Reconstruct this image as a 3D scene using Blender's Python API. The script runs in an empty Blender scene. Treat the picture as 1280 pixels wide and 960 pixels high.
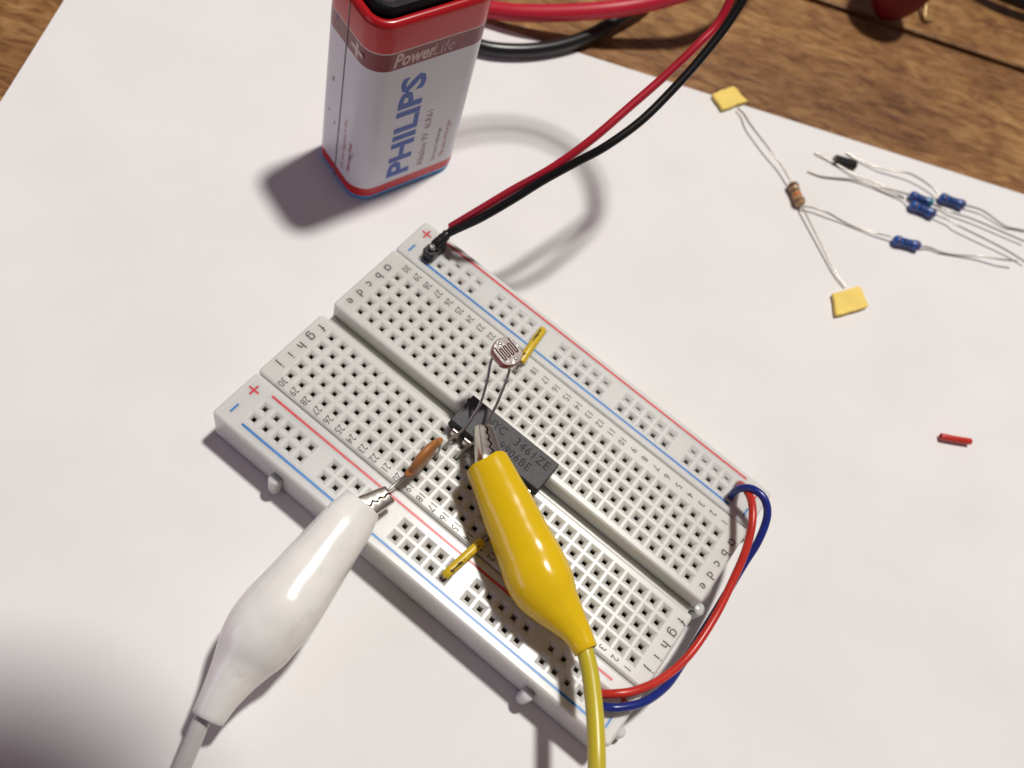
import bpy, bmesh, math, random
from mathutils import Vector, Matrix
random.seed(7)
S = 0.001                      # everything below is written in millimetres
scene = bpy.context.scene
COL = scene.collection

# ------------------------------------------------------------------ camera, world, lamps, exposure
CAM_LOC = (51.8636, -40.4680, 152.0266)
CAM_ROT = [[0.775392, -0.621671, 0.110873], [0.589394, 0.649447, -0.480452], [0.226676, 0.437886, 0.869985]]
cam = bpy.data.cameras.new('camera')
cam_o = bpy.data.objects.new('camera', cam)
COL.objects.link(cam_o)
mw = Matrix(CAM_ROT).to_4x4()
mw.translation = Vector(CAM_LOC) * S
cam_o.matrix_world = mw
cam.sensor_width = 36.0
cam.lens = 1149.09 / 1280 * 36.0
cam.clip_start = 0.005
cam.clip_end = 20
cam.dof.use_dof = True
cam.dof.focus_distance = 0.150
cam.dof.aperture_fstop = 19.0
scene.camera = cam_o

world = bpy.data.worlds.new('World')
scene.world = world
world.use_nodes = True
bg = world.node_tree.nodes['Background']
bg.inputs['Color'].default_value = (1.0, 0.77, 0.79, 1)
bg.inputs['Strength'].default_value = 0.116

lamp = bpy.data.lights.new('ceiling_bulb', 'POINT')
lamp.energy = 91
lamp.color = (1.0, 0.962, 0.92)
lamp.shadow_soft_size = 0.068
lamp_o = bpy.data.objects.new('ceiling_bulb', lamp)
COL.objects.link(lamp_o)
lamp_o.location = (0.075, 0.530, 1.5)

screen = bpy.data.lights.new('screen_glow', 'AREA')
screen.shape = 'RECTANGLE'
screen.size, screen.size_y = 0.34, 0.2
screen.energy = 0.42
screen.color = (0.70, 0.58, 1.0)
screen_o = bpy.data.objects.new('screen_glow', screen)
COL.objects.link(screen_o)
screen_o.location = (-0.32, -0.50, 0.24)
screen_o.rotation_euler = (Vector((0.04, 0.02, 0.01)) - Vector(screen_o.location)).to_track_quat('-Z', 'Y').to_euler()

vs = scene.view_settings
vs.view_transform = 'Standard'
vs.look = 'None'
vs.exposure = 0.0
vs.gamma = 1.0
vs.use_curve_mapping = False

# ------------------------------------------------------------------ measured points (mm, on the table top)
G = {
    'b1l': [(54.64, 126.83, 1.25), (57.14, 128.58, 1.32), (60.35, 129.98, 1.35), (63.14, 131.02, 0.82), (66.26, 132.17, 0.48), (69.49, 133.47, 0.62), (71.80, 134.32, 0.98), (75.16, 136.15, 1.28), (75.75, 136.30, 1.40)],
    'b1r': [(81.98, 139.71, 0.85), (84.00, 141.56, 0.68), (86.57, 142.65, 0.58), (88.61, 144.08, 0.35), (91.11, 145.96, 0.58), (93.86, 148.05, 1.02), (95.85, 149.40, 1.55), (99.14, 151.24, 2.08), (102.43, 153.75, 2.30)],
    'b2l': [(79.53, 158.54, 1.15), (76.34, 158.37, 1.52), (71.30, 157.50, 1.88), (68.82, 156.26, 1.82), (66.19, 154.81, 1.38), (63.54, 153.33, 1.02), (60.06, 152.37, 0.72), (57.89, 151.78, 0.52), (55.15, 151.67, 0.40)],
    'b2r': [(85.22, 161.08, 1.15), (86.65, 161.24, 1.22), (89.65, 162.79, 1.15), (92.74, 163.32, 0.88), (96.40, 163.75, 0.58), (98.93, 165.44, 0.45), (101.35, 167.05, 0.50)],
    'b3l': [(73.20, 151.38, 1.60), (70.91, 150.23, 1.42), (67.23, 148.59, 1.22), (65.42, 148.30, 1.08), (62.44, 147.30, 0.92), (59.38, 146.45, 0.75), (54.11, 145.97, 0.52), (49.24, 144.90, 0.50)],
    'b3r': [(79.13, 154.93, 0.40), (80.99, 155.11, 0.68), (83.56, 155.59, 1.05), (87.67, 157.48, 1.28), (92.06, 159.16, 1.28), (96.59, 160.68, 1.22), (102.38, 162.68, 1.25)],
    'b4l': [(74.73, 149.42, 0.75), (72.93, 149.91, 0.95), (70.96, 149.45, 1.15), (66.68, 147.95, 0.98), (64.27, 146.99, 0.72), (60.27, 144.99, 0.52), (56.74, 141.99, 0.42), (53.89, 139.70, 0.35), (50.70, 138.48, 0.35)],
    'b4r': [(80.64, 151.54, 1.55), (84.57, 152.39, 1.55), (86.46, 152.38, 1.72), (91.01, 153.53, 1.72), (95.60, 154.85, 1.58), (100.34, 156.09, 1.32), (104.75, 156.73, 1.15)],
    'wu': [(49.27, 130.66, 1.40), (45.06, 133.18, 1.75), (40.22, 134.85, 2.02), (33.32, 137.83, 1.82), (30.41, 140.14, 1.18), (28.16, 140.97, 0.90)],
    'wd': [(54.58, 127.00, 1.40), (59.47, 123.43, 1.28), (65.26, 119.61, 1.02), (69.80, 116.67, 0.75), (73.27, 115.33, 0.60)],
    'blackw': [(5.76, 50.80, 11.20), (6.22, 52.96, 12.64), (10.11, 55.95, 18.49), (13.12, 60.04, 23.22), (15.88, 64.18, 27.94), (18.62, 68.56, 31.64), (21.12, 72.58, 34.92), (23.04, 79.07, 38.00), (23.83, 85.99, 41.04), (24.29, 93.17, 45.00), (24.20, 100.06, 49.68), (23.05, 106.52, 55.64), (20.55, 112.39, 61.72), (16.58, 116.93, 65.38), (11.10, 119.04, 65.56), (4.43, 117.99, 63.39), (-2.48, 113.66, 60.31), (-8.71, 105.60, 57.11), (-14.07, 92.79, 54.02), (-19.00, 76.00, 51.00)],
    'redw': [(5.74, 54.17, 13.00), (8.89, 57.51, 18.49), (11.82, 61.76, 23.22), (15.56, 66.67, 28.87), (18.11, 73.39, 33.49), (19.67, 81.94, 37.28), (20.89, 88.85, 40.40), (21.92, 95.73, 44.00), (22.25, 101.80, 47.20), (19.83, 107.91, 54.14), (16.11, 113.05, 60.22), (10.93, 115.56, 63.30), (5.03, 114.58, 62.60), (-0.77, 110.52, 59.82), (-6.07, 103.18, 56.67), (-11.19, 91.17, 53.74), (-16.50, 75.00, 51.00)],
    'redlead': [(5.74, 54.17, 13.00), (5.86, 53.28, 12.20), (5.97, 52.26, 11.00)],
    'redj': [(77.08, 52.68, 7.00), (76.72, 51.50, 9.50), (77.73, 49.34, 12.50), (79.33, 46.92, 14.00), (81.16, 43.75, 14.00), (82.96, 39.76, 12.50), (84.34, 34.37, 10.50), (85.31, 27.90, 9.00), (85.17, 20.10, 8.60), (83.36, 13.56, 9.50), (80.72, 8.87, 10.50), (78.44, 6.39, 10.50), (76.82, 5.30, 9.30), (76.30, 5.75, 7.00)],
    'bluej': [(76.78, 49.83, 7.00), (76.50, 48.99, 9.00), (76.44, 49.02, 12.00), (77.91, 49.38, 14.00), (80.42, 49.03, 14.50), (82.70, 47.24, 13.50), (84.14, 43.42, 11.50), (84.74, 39.45, 9.00), (85.35, 33.84, 7.00), (85.68, 26.25, 6.00), (85.43, 18.96, 6.50), (84.83, 13.62, 8.00), (82.93, 8.63, 9.80), (80.38, 5.38, 10.50), (78.45, 3.91, 10.00), (77.09, 3.91, 7.00)],
    'redc': [(-38.02, 110.22, 2.40), (-31.00, 114.83, 3.00), (-23.89, 119.04, 4.60), (-16.79, 124.74, 6.50), (-10.08, 131.00, 8.50), (-3.94, 138.20, 10.50), (1.74, 145.55, 13.50), (6.73, 153.65, 17.00), (10.77, 168.15, 20.00), (8.83, 189.16, 20.00)],
    'blackc': [(-31.58, 102.42, 1.90), (-26.46, 104.87, 1.90), (-21.77, 107.94, 1.90), (-16.71, 113.75, 1.90), (-12.55, 121.04, 2.00), (-9.37, 129.95, 2.40), (-7.87, 137.93, 3.20), (-6.78, 144.83, 4.20), (-6.27, 151.04, 5.00), (-7.37, 166.54, 5.00)],
    'yc': [(68.87, 7.92, 15.00), (70.80, 6.39, 15.20), (73.31, 3.79, 15.80), (76.89, -0.70, 16.60), (80.69, -5.99, 17.00), (84.40, -10.89, 15.50), (89.01, -16.26, 11.00), (94.84, -23.49, 4.00)],
    'wc': [(32.20, -32.30, 6.50), (32.94, -35.24, 5.80), (33.84, -37.72, 5.00), (35.01, -41.03, 4.20), (36.34, -45.55, 3.00), (37.38, -51.68, 2.00), (37.58, -58.77, 1.60)],
    'tr': [(48.97, 240.63, 4.00), (58.61, 240.67, 4.00), (67.13, 243.42, 4.00), (77.28, 249.24, 4.00)],
    'ldrL': [(30.14, 32.41, 21.50), (31.47, 30.39, 19.50), (32.79, 27.94, 16.50), (33.15, 25.71, 14.50), (33.12, 23.79, 12.30), (32.32, 22.37, 10.00), (32.36, 21.00, 8.00)],
    'ldrR': [(33.24, 33.56, 21.50), (34.09, 31.87, 19.50), (35.08, 29.07, 17.50), (35.70, 26.59, 16.00), (36.14, 24.82, 15.00), (36.43, 23.90, 14.00), (35.80, 23.19, 11.80), (35.20, 21.86, 10.00), (34.90, 21.00, 8.00)],
    'ldr': [(31.43, 34.11, 24.00)],
    'cap': [(31.44, 15.60, 12.50)],
    'capU': [(31.50, 19.90, 12.20), (31.70, 19.90, 11.00), (32.10, 19.40, 9.60), (32.36, 18.60, 7.50)],
    'capD': [(31.34, 11.34, 12.00), (30.96, 10.27, 11.60), (30.77, 8.54, 11.40), (30.65, 6.87, 11.60), (30.71, 5.03, 11.80)],
    'bootW': [(29.18, 2.84, 11.90, 6.81), (29.48, -0.59, 11.69, 8.33), (29.78, -3.82, 11.49, 8.97), (30.08, -7.05, 11.30, 9.61), (30.38, -10.28, 11.10, 10.25), (30.67, -13.50, 10.90, 10.90), (30.97, -16.73, 10.70, 11.54), (30.99, -19.69, 9.87, 11.60), (31.29, -22.60, 9.03, 10.82), (31.64, -25.47, 8.20, 8.82), (32.06, -28.32, 7.60, 6.99), (32.54, -31.13, 7.00, 5.65), (33.17, -33.89, 6.40, 4.90)],
    'bootY': [(39.88, 20.84, 15.20, 7.26), (42.43, 19.55, 15.05, 7.75), (44.99, 18.26, 14.90, 8.24), (47.55, 16.97, 14.75, 8.73), (50.10, 15.67, 14.60, 9.22), (52.66, 14.38, 14.45, 9.71), (55.21, 13.09, 14.30, 10.20), (57.62, 11.64, 14.33, 10.47), (60.16, 10.62, 14.37, 9.93), (62.75, 9.81, 14.40, 7.98), (65.40, 9.12, 14.60, 6.07), (67.88, 8.31, 14.80, 4.60), (70.28, 7.11, 15.00, 3.81)],
    'jawW': [(31.14, 6.96, 11.20), (29.87, 2.77, 11.60)],
    'jawY': [(35.82, 25.12, 15.00), (39.84, 21.51, 15.30)],
    'tape1': [(21.34, 139.38, 1.20), (23.68, 146.31, 1.20), (28.67, 144.87, 1.20), (25.91, 137.33, 1.20)],
    'tape2': [(71.72, 111.04, 1.20), (75.50, 117.65, 1.20), (79.74, 114.45, 1.20), (75.14, 106.42, 1.20)],
    'blackp': [(53.89, 146.63, 1.20), (58.89, 149.33, 1.20)],
    'redp': [(106.64, 97.00, 1.00), (112.46, 100.79, 1.00)],
    'b1': [(75.93, 135.74, 1.30), (81.93, 139.21, 1.30)],
    'b2': [(79.35, 157.40, 1.30), (85.55, 160.27, 1.30)],
    'b3': [(73.24, 151.76, 1.30), (78.89, 153.84, 1.30)],
    'b4': [(74.53, 148.98, 1.30), (80.85, 151.28, 1.30)],
    'br': [(49.57, 130.78, 1.40), (54.43, 126.73, 1.40)],
    'chipC': [(39.00, 28.36, 12.30), (41.27, 28.36, 12.30), (47.70, 28.55, 12.30)],
    'chipB': [(41.84, 26.12, 12.30), (46.40, 26.39, 12.30)],
    'knob': [(43.33, 206.48, 0.50), (40.36, 198.39, 10.00), (45.43, 216.41, 3.00), (51.09, 215.75, 0.50), (34.09, 207.32, 0.50)],
    'rivet': [(-17.59, 57.77, 48.40)],
    'tab': [(13.44, -0.44, 5.00), (68.08, -1.64, 4.00), (84.94, 6.13, 1.00), (83.80, 28.74, 4.00)],
}

# ------------------------------------------------------------------ helpers
def link(name, me, mats, parent=None, loc=(0, 0, 0), smooth=False, kind=None, label=None):
    o = bpy.data.objects.new(name, me)
    COL.objects.link(o)
    if mats is not None and len(me.materials) == 0:
        for m in (mats if isinstance(mats, (list, tuple)) else [mats]):
            me.materials.append(m)
    if smooth:
        me.polygons.foreach_set('use_smooth', [True] * len(me.polygons))
    if parent is not None:
        o.parent = parent
    o.location = Vector(loc) * S
    if kind: o['kind'] = kind
    if label: o['label'] = label
    return o

def thing(name, label, cat, group=None, loc=(0, 0, 0), rotz=0.0):
    o = bpy.data.objects.new(name, None)
    COL.objects.link(o)
    o.empty_display_size = 0.003
    o.location = Vector(loc) * S
    o.rotation_euler = (0, 0, rotz)
    o['label'] = label
    o['category'] = cat
    if group: o['group'] = group
    return o

def mesh(verts, faces, midx=None):
    me = bpy.data.meshes.new('m')
    me.from_pydata([(v[0] * S, v[1] * S, v[2] * S) for v in verts], [], faces)
    if midx: me.polygons.foreach_set('material_index', midx)
    me.update()
    return me

def fix_normals(me):
    bm = bmesh.new(); bm.from_mesh(me)
    bmesh.ops.remove_doubles(bm, verts=bm.verts, dist=2e-6)
    bmesh.ops.recalc_face_normals(bm, faces=bm.faces)
    bm.to_mesh(me); bm.free()
    return me

class MB:
    """collects faces in millimetres"""
    def __init__(self): self.v, self.f, self.m = [], [], []
    def quad(self, *p, m=0):
        i = len(self.v); self.v += [tuple(q) for q in p]
        self.f.append(tuple(range(i, i + len(p)))); self.m.append(m)
    def box(self, x0, x1, y0, y1, z0, z1, m=0):
        p = [(x0, y0, z0), (x1, y0, z0), (x1, y1, z0), (x0, y1, z0), (x0, y0, z1), (x1, y0, z1), (x1, y1, z1), (x0, y1, z1)]
        for a in ((3, 2, 1, 0), (4, 5, 6, 7), (0, 1, 5, 4), (1, 2, 6, 5), (2, 3, 7, 6), (3, 0, 4, 7)):
            self.quad(*[p[i] for i in a], m=m)
    def loft(self, rings, m=0, cap0=True, cap1=True, mats=None):
        base = len(self.v); n = len(rings[0])
        for r in rings: self.v += [tuple(q) for q in r]
        for k in range(len(rings) - 1):
            for i in range(n):
                j = (i + 1) % n
                self.f.append((base + k * n + i, base + k * n + j, base + (k + 1) * n + j, base + (k + 1) * n + i))
                self.m.append(mats[k] if mats else m)
        if cap0: self.f.append(tuple(base + i for i in reversed(range(n)))); self.m.append(mats[0] if mats else m)
        if cap1: self.f.append(tuple(base + (len(rings) - 1) * n + i for i in range(n))); self.m.append(mats[-1] if mats else m)
    def build(self, name, mats, parent=None, smooth=False, fix=True, **k):
        me = mesh(self.v, self.f, self.m)
        if fix: fix_normals(me)
        return link(name, me, mats, parent, smooth=smooth, **k)

def autosmooth(o, deg=35):
    me = o.data
    bm = bmesh.new(); bm.from_mesh(me)
    for f in bm.faces: f.smooth = True
    for e in bm.edges:
        if len(e.link_faces) == 2 and e.calc_face_angle(0) > math.radians(deg): e.smooth = False
    bm.to_mesh(me); bm.free()
    return o

def spline(pts, sub=8):
    P = [Vector(p) for p in pts]
    if len(P) < 3:
        return [P[0].lerp(P[1], i / sub) for i in range(sub + 1)]
    P = [2 * P[0] - P[1]] + P + [2 * P[-1] - P[-2]]
    out = []
    for i in range(1, len(P) - 2):
        a, b, c, d = P[i - 1:i + 3]
        for k in range(sub):
            t = k / sub
            out.append(0.5 * ((2 * b) + (c - a) * t + (2 * a - 5 * b + 4 * c - d) * t * t + (3 * b - a - 3 * c + d) * t ** 3))
    out.append(P[-2])
    return out

def frames(P, up=None):
    T = []
    for i in range(len(P)):
        a, b = P[max(0, i - 1)], P[min(len(P) - 1, i + 1)]
        T.append((b - a).normalized())
    n = up or (Vector((0, 0, 1)) if abs(T[0].z) < 0.9 else Vector((1, 0, 0)))
    out = []
    for t in T:
        n = (n - t * n.dot(t)).normalized()
        out.append((t, n, t.cross(n)))
    return out

def tube_mesh(pts, r, seg=10, sub=8, smooth_pts=True):
    P = spline(pts, sub) if smooth_pts else [Vector(p) for p in pts]
    fr = frames(P)
    rings = []
    def ring(p, f, rr): return [p + f[1] * rr * math.cos(2 * math.pi * i / seg) + f[2] * rr * math.sin(2 * math.pi * i / seg) for i in range(seg)]
    n = len(P)
    for i, (p, f) in enumerate(zip(P, fr)):
        rr = r(i / (n - 1)) if callable(r) else r
        if i == 0: rings.append(ring(p, f, rr * 0.8)); p = p + f[0] * rr * 0.15
        if i == n - 1: p2 = p; p = p - f[0] * rr * 0.15
        rings.append(ring(p, f, rr))
        if i == n - 1: rings.append(ring(p2, f, rr * 0.8))
    mb = MB(); mb.loft(rings)
    return mb

def tube(name, pts, r, mat, parent=None, seg=10, sub=8, smooth_pts=True):
    o = tube_mesh(pts, r, seg, sub, smooth_pts).build(name, mat, parent)
    return autosmooth(o, 50)

def rrect(w, l, r, n=6, cx=0, cy=0):
    o = []
    for sx, sy, a0 in ((1, 1, 0), (-1, 1, 90), (-1, -1, 180), (1, -1, 270)):
        for k in range(n + 1):
            a = math.radians(a0 + 90 * k / n)
            o.append((cx + sx * (w / 2 - r) + r * math.cos(a), cy + sy * (l / 2 - r) + r * math.sin(a)))
    return o

def text_mesh(s, size, sx=1.0, bold=0.0, shear=0.0, align='CENTER', alignv='CENTER', space=1.0):
    c = bpy.data.curves.new('t', 'FONT')
    c.body = s; c.size = size * S; c.align_x = align; c.align_y = alignv
    c.offset = bold * S; c.shear = shear; c.resolution_u = 2; c.space_character = space
    o = bpy.data.objects.new('t', c)
    me = bpy.data.meshes.new_from_object(o)
    bpy.data.objects.remove(o); bpy.data.curves.remove(c)
    if sx != 1.0:
        for v in me.vertices: v.co.x *= sx
    return me

def text(name, s, size, mat, parent, M, **k):
    """M: 4x4 placing matrix in millimetres"""
    me = text_mesh(s, size, **k)
    M = M.copy(); M.translation = M.translation * S
    me.transform(M)
    return link(name, me, mat, parent)

def basis(x, y, loc):
    x = Vector(x).normalized(); y = Vector(y).normalized(); z = x.cross(y)
    M = Matrix((x, y, z)).transposed().to_4x4(); M.translation = Vector(loc)
    return M

# ------------------------------------------------------------------ materials
def mat(name, col, rough=0.5, metal=0.0, spec=0.5, sss=0.0, coat=0.0, sheen=0.0):
    m = bpy.data.materials.new(name); m.use_nodes = True
    b = m.node_tree.nodes['Principled BSDF']
    b.inputs['Base Color'].default_value = (*col, 1)
    b.inputs['Roughness'].default_value = rough
    b.inputs['Metallic'].default_value = metal
    b.inputs['Specular IOR Level'].default_value = spec
    b.inputs['Coat Weight'].default_value = coat
    b.inputs['Coat Roughness'].default_value = 0.08
    if sss:
        b.inputs['Subsurface Weight'].default_value = sss
        b.inputs['Subsurface Radius'].default_value = (1.0, 0.9, 0.8)
        b.inputs['Subsurface Scale'].default_value = 0.0024
    return m

def nodes(m): return m.node_tree.nodes, m.node_tree.links, m.node_tree.nodes['Principled BSDF']

def vary(m, scale, amount, detail=4.0, stretch=(1, 1, 1), bump=0.0, bump_scale=None, rough_amount=0.0):
    """noise over the base colour (and bump / roughness)"""
    n, l, b = nodes(m)
    tc = n.new('ShaderNodeTexCoord'); mp = n.new('ShaderNodeMapping'); mp.inputs['Scale'].default_value = stretch
    l.new(tc.outputs['Object'], mp.inputs['Vector'])
    t = n.new('ShaderNodeTexNoise'); t.inputs['Scale'].default_value = scale; t.inputs['Detail'].default_value = detail
    l.new(mp.outputs['Vector'], t.inputs['Vector'])
    base = tuple(b.inputs['Base Color'].default_value)
    r = n.new('ShaderNodeValToRGB')
    r.color_ramp.elements[0].position = 0.3; r.color_ramp.elements[1].position = 0.7
    r.color_ramp.elements[0].color = (*[c * (1 - amount) for c in base[:3]], 1)
    r.color_ramp.elements[1].color = (*[min(1, c * (1 + amount)) for c in base[:3]], 1)
    l.new(t.outputs['Fac'], r.inputs['Fac']); l.new(r.outputs['Color'], b.inputs['Base Color'])
    if rough_amount:
        mr = n.new('ShaderNodeMapRange'); rr = b.inputs['Roughness'].default_value
        mr.inputs['To Min'].default_value = rr - rough_amount; mr.inputs['To Max'].default_value = rr + rough_amount
        l.new(t.outputs['Fac'], mr.inputs['Value']); l.new(mr.outputs['Result'], b.inputs['Roughness'])
    if bump:
        t2 = n.new('ShaderNodeTexNoise'); t2.inputs['Scale'].default_value = bump_scale or scale; t2.inputs['Detail'].default_value = 3
        l.new(mp.outputs['Vector'], t2.inputs['Vector'])
        bp = n.new('ShaderNodeBump'); bp.inputs['Strength'].default_value = 1.0; bp.inputs['Distance'].default_value = bump * S
        l.new(t2.outputs['Fac'], bp.inputs['Height']); l.new(bp.outputs['Normal'], b.inputs['Normal'])
    return m

M = {}
M['board'] = vary(mat('cream_abs', (0.63, 0.628, 0.585), 0.28, spec=0.42, sss=0.9), 60, 0.035, bump=0.006, bump_scale=900, rough_amount=0.05)
M['rail'] = vary(mat('white_abs', (0.64, 0.64, 0.61), 0.28, spec=0.42, sss=0.9), 60, 0.035, bump=0.006, bump_scale=900, rough_amount=0.05)
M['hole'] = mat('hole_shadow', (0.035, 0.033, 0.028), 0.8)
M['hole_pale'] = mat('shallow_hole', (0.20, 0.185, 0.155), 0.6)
M['contact'] = mat('contact_metal', (0.55, 0.50, 0.40), 0.3, 1.0)
M['nickel'] = vary(mat('nickel', (0.74, 0.69, 0.63), 0.24, 1.0), 300, 0.08, rough_amount=0.06)
M['tin'] = mat('tinned_wire', (0.44, 0.41, 0.37), 0.33, 1.0)
M['print_black'] = mat('print_black', (0.07, 0.067, 0.062), 0.6)
M['print_red'] = vary(mat('print_red', (0.62, 0.04, 0.05), 0.36, spec=0.4), 500, 0.15)
M['print_blue'] = vary(mat('print_blue', (0.02, 0.19, 0.52), 0.36, spec=0.4), 500, 0.15)
M['chip'] = vary(mat('chip_epoxy', (0.068, 0.068, 0.072), 0.62, spec=0.45), 4500, 0.32, detail=2, bump=0.03, bump_scale=4000)
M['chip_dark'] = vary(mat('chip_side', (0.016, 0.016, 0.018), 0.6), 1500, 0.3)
M['chip_print'] = mat('chip_marking', (0.037, 0.037, 0.039), 0.7, spec=0.1)
M['yellow_boot'] = vary(mat('yellow_vinyl', (0.74, 0.49, 0.008), 0.18, spec=0.5), 60, 0.05, bump=0.04, bump_scale=110)
M['white_boot'] = vary(mat('white_vinyl', (0.82, 0.81, 0.765), 0.17, spec=0.5, sss=0.2), 120, 0.09, bump=0.05, bump_scale=110)
def grime(m, col, scale, lo, hi):
    n, l, b = nodes(m)
    src = b.inputs['Base Color'].links[0].from_socket
    tc = n.new('ShaderNodeTexCoord'); t = n.new('ShaderNodeTexNoise'); t.inputs['Scale'].default_value = scale; t.inputs['Detail'].default_value = 7; t.inputs['Roughness'].default_value = 0.7
    l.new(tc.outputs['Object'], t.inputs['Vector'])
    mr = n.new('ShaderNodeMapRange'); mr.inputs['From Min'].default_value = lo; mr.inputs['From Max'].default_value = hi; mr.inputs['To Max'].default_value = 0.55
    l.new(t.outputs['Fac'], mr.inputs['Value'])
    mx = n.new('ShaderNodeMix'); mx.data_type = 'RGBA'; l.new(mr.outputs['Result'], mx.inputs['Factor'])
    l.new(src, mx.inputs['A']); mx.inputs['B'].default_value = (*col, 1); l.new(mx.outputs['Result'], b.inputs['Base Color'])
    ra = n.new('ShaderNodeMapRange'); ra.inputs['To Min'].default_value = b.inputs['Roughness'].default_value; ra.inputs['To Max'].default_value = b.inputs['Roughness'].default_value + 0.25
    l.new(mr.outputs['Result'], ra.inputs['Value']); l.new(ra.outputs['Result'], b.inputs['Roughness'])
grime(M['white_boot'], (0.56, 0.53, 0.47), 210, 0.57, 0.80)
grime(M['yellow_boot'], (0.50, 0.30, 0.01), 240, 0.58, 0.80)
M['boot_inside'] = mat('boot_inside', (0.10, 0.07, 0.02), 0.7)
M['yellow_cable'] = mat('yellow_cable', (0.55, 0.45, 0.025), 0.33)
M['white_cable'] = mat('white_cable', (0.58, 0.57, 0.54), 0.35)
M['red_wire'] = vary(mat('red_wire', (0.42, 0.012, 0.028), 0.28), 200, 0.12)
M['black_wire'] = mat('black_wire', (0.006, 0.006, 0.006), 0.38, spec=0.3)
M['red_jumper'] = vary(mat('red_jumper', (0.55, 0.03, 0.018), 0.33), 300, 0.1)
M['blue_jumper'] = vary(mat('blue_jumper', (0.012, 0.025, 0.20), 0.28), 300, 0.1)
M['red_cable'] = mat('red_cable', (0.52, 0.012, 0.035), 0.4)
M['black_cable'] = mat('black_cable', (0.009, 0.010, 0.010), 0.3)
M['header'] = mat('header_plastic', (0.010, 0.010, 0.010), 0.35)
M['solder'] = mat('solder', (0.42, 0.40, 0.37), 0.38, 1.0)
M['cap_brown'] = vary(mat('brown_ceramic', (0.43, 0.165, 0.042), 0.42), 400, 0.15)
M['ldr_side'] = mat('ldr_side', (0.34, 0.05, 0.045), 0.18, coat=0.6)
M['ldr_rim'] = mat('ldr_base', (0.45, 0.26, 0.22), 0.3, coat=0.6)
M['ldr_face'] = vary(mat('ldr_face', (0.42, 0.37, 0.345), 0.12), 500, 0.08, bump=0.05, bump_scale=900)
M['ldr_film'] = mat('ldr_film', (0.40, 0.31, 0.285), 0.15)
M['ldr_track'] = mat('ldr_track', (0.075, 0.022, 0.012), 0.3)
M['res_blue'] = vary(mat('blue_resistor', (0.022, 0.095, 0.36), 0.3), 600, 0.15)
M['res_dark'] = mat('dark_band', (0.012, 0.016, 0.05), 0.35)
M['res_green'] = mat('green_band', (0.03, 0.20, 0.12), 0.35)
M['res_tan'] = vary(mat('tan_resistor', (0.42, 0.255, 0.12), 0.4), 600, 0.1)
M['res_brown'] = mat('brown_band', (0.11, 0.045, 0.02), 0.4)
M['res_orange'] = mat('orange_band', (0.55, 0.16, 0.03), 0.4)
M['tape'] = vary(mat('yellow_tape', (0.86, 0.64, 0.15), 0.75), 150, 0.09, bump=0.12, bump_scale=250)
M['bat_white'] = vary(mat('battery_white', (0.65, 0.645, 0.70), 0.33, spec=0.5), 60, 0.04)
M['bat_red'] = mat('battery_red', (0.56, 0.014, 0.02), 0.27)
M['bat_redtop'] = mat('battery_red_top', (0.42, 0.008, 0.012), 0.26)
M['bat_maroon'] = mat('battery_maroon', (0.20, 0.012, 0.028), 0.3)
M['bat_pale'] = mat('battery_pale_line', (0.60, 0.42, 0.42), 0.35)
M['bat_blue'] = mat('battery_blue', (0.10, 0.30, 0.62), 0.35)
M['bat_ink'] = mat('battery_blue_ink', (0.012, 0.07, 0.40), 0.35)
M['bat_redink'] = mat('battery_red_ink', (0.42, 0.05, 0.06), 0.4)
M['bat_brownink'] = mat('battery_brown_ink', (0.22, 0.06, 0.05), 0.4)
M['bat_seam'] = mat('battery_seam', (0.20, 0.16, 0.18), 0.5)
M['black_pl'] = mat('black_plastic', (0.004, 0.004, 0.005), 0.6, spec=0.2)
M['maroon_pl'] = mat('maroon_plastic', (0.16, 0.006, 0.012), 0.42)
M['brass'] = mat('brass_wire', (0.42, 0.28, 0.12), 0.4, 0.6)
M['phone'] = mat('phone_black', (0.01, 0.01, 0.012), 0.3)

def jumper_mat(name, col, ink):
    m = mat(name, col, 0.32)
    n, l, b = nodes(m)
    tc = n.new('ShaderNodeTexCoord'); mp = n.new('ShaderNodeMapping'); mp.inputs['Scale'].default_value = (3200, 700, 700)
    l.new(tc.outputs['Object'], mp.inputs['Vector'])
    t = n.new('ShaderNodeTexNoise'); t.inputs['Scale'].default_value = 1; t.inputs['Detail'].default_value = 1
    l.new(mp.outputs['Vector'], t.inputs['Vector'])
    r = n.new('ShaderNodeValToRGB'); r.color_ramp.elements[0].position = 0.60; r.color_ramp.elements[1].position = 0.66
    r.color_ramp.elements[0].color = (*col, 1); r.color_ramp.elements[1].color = (*ink, 1)
    l.new(t.outputs['Fac'], r.inputs['Fac']); l.new(r.outputs['Color'], b.inputs['Base Color'])
    return m
M['jumper_yellow'] = mat('jumper_yellow', (0.66, 0.46, 0.02), 0.32)
M['jumper_ink'] = mat('jumper_ink', (0.10, 0.075, 0.015), 0.5)

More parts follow.
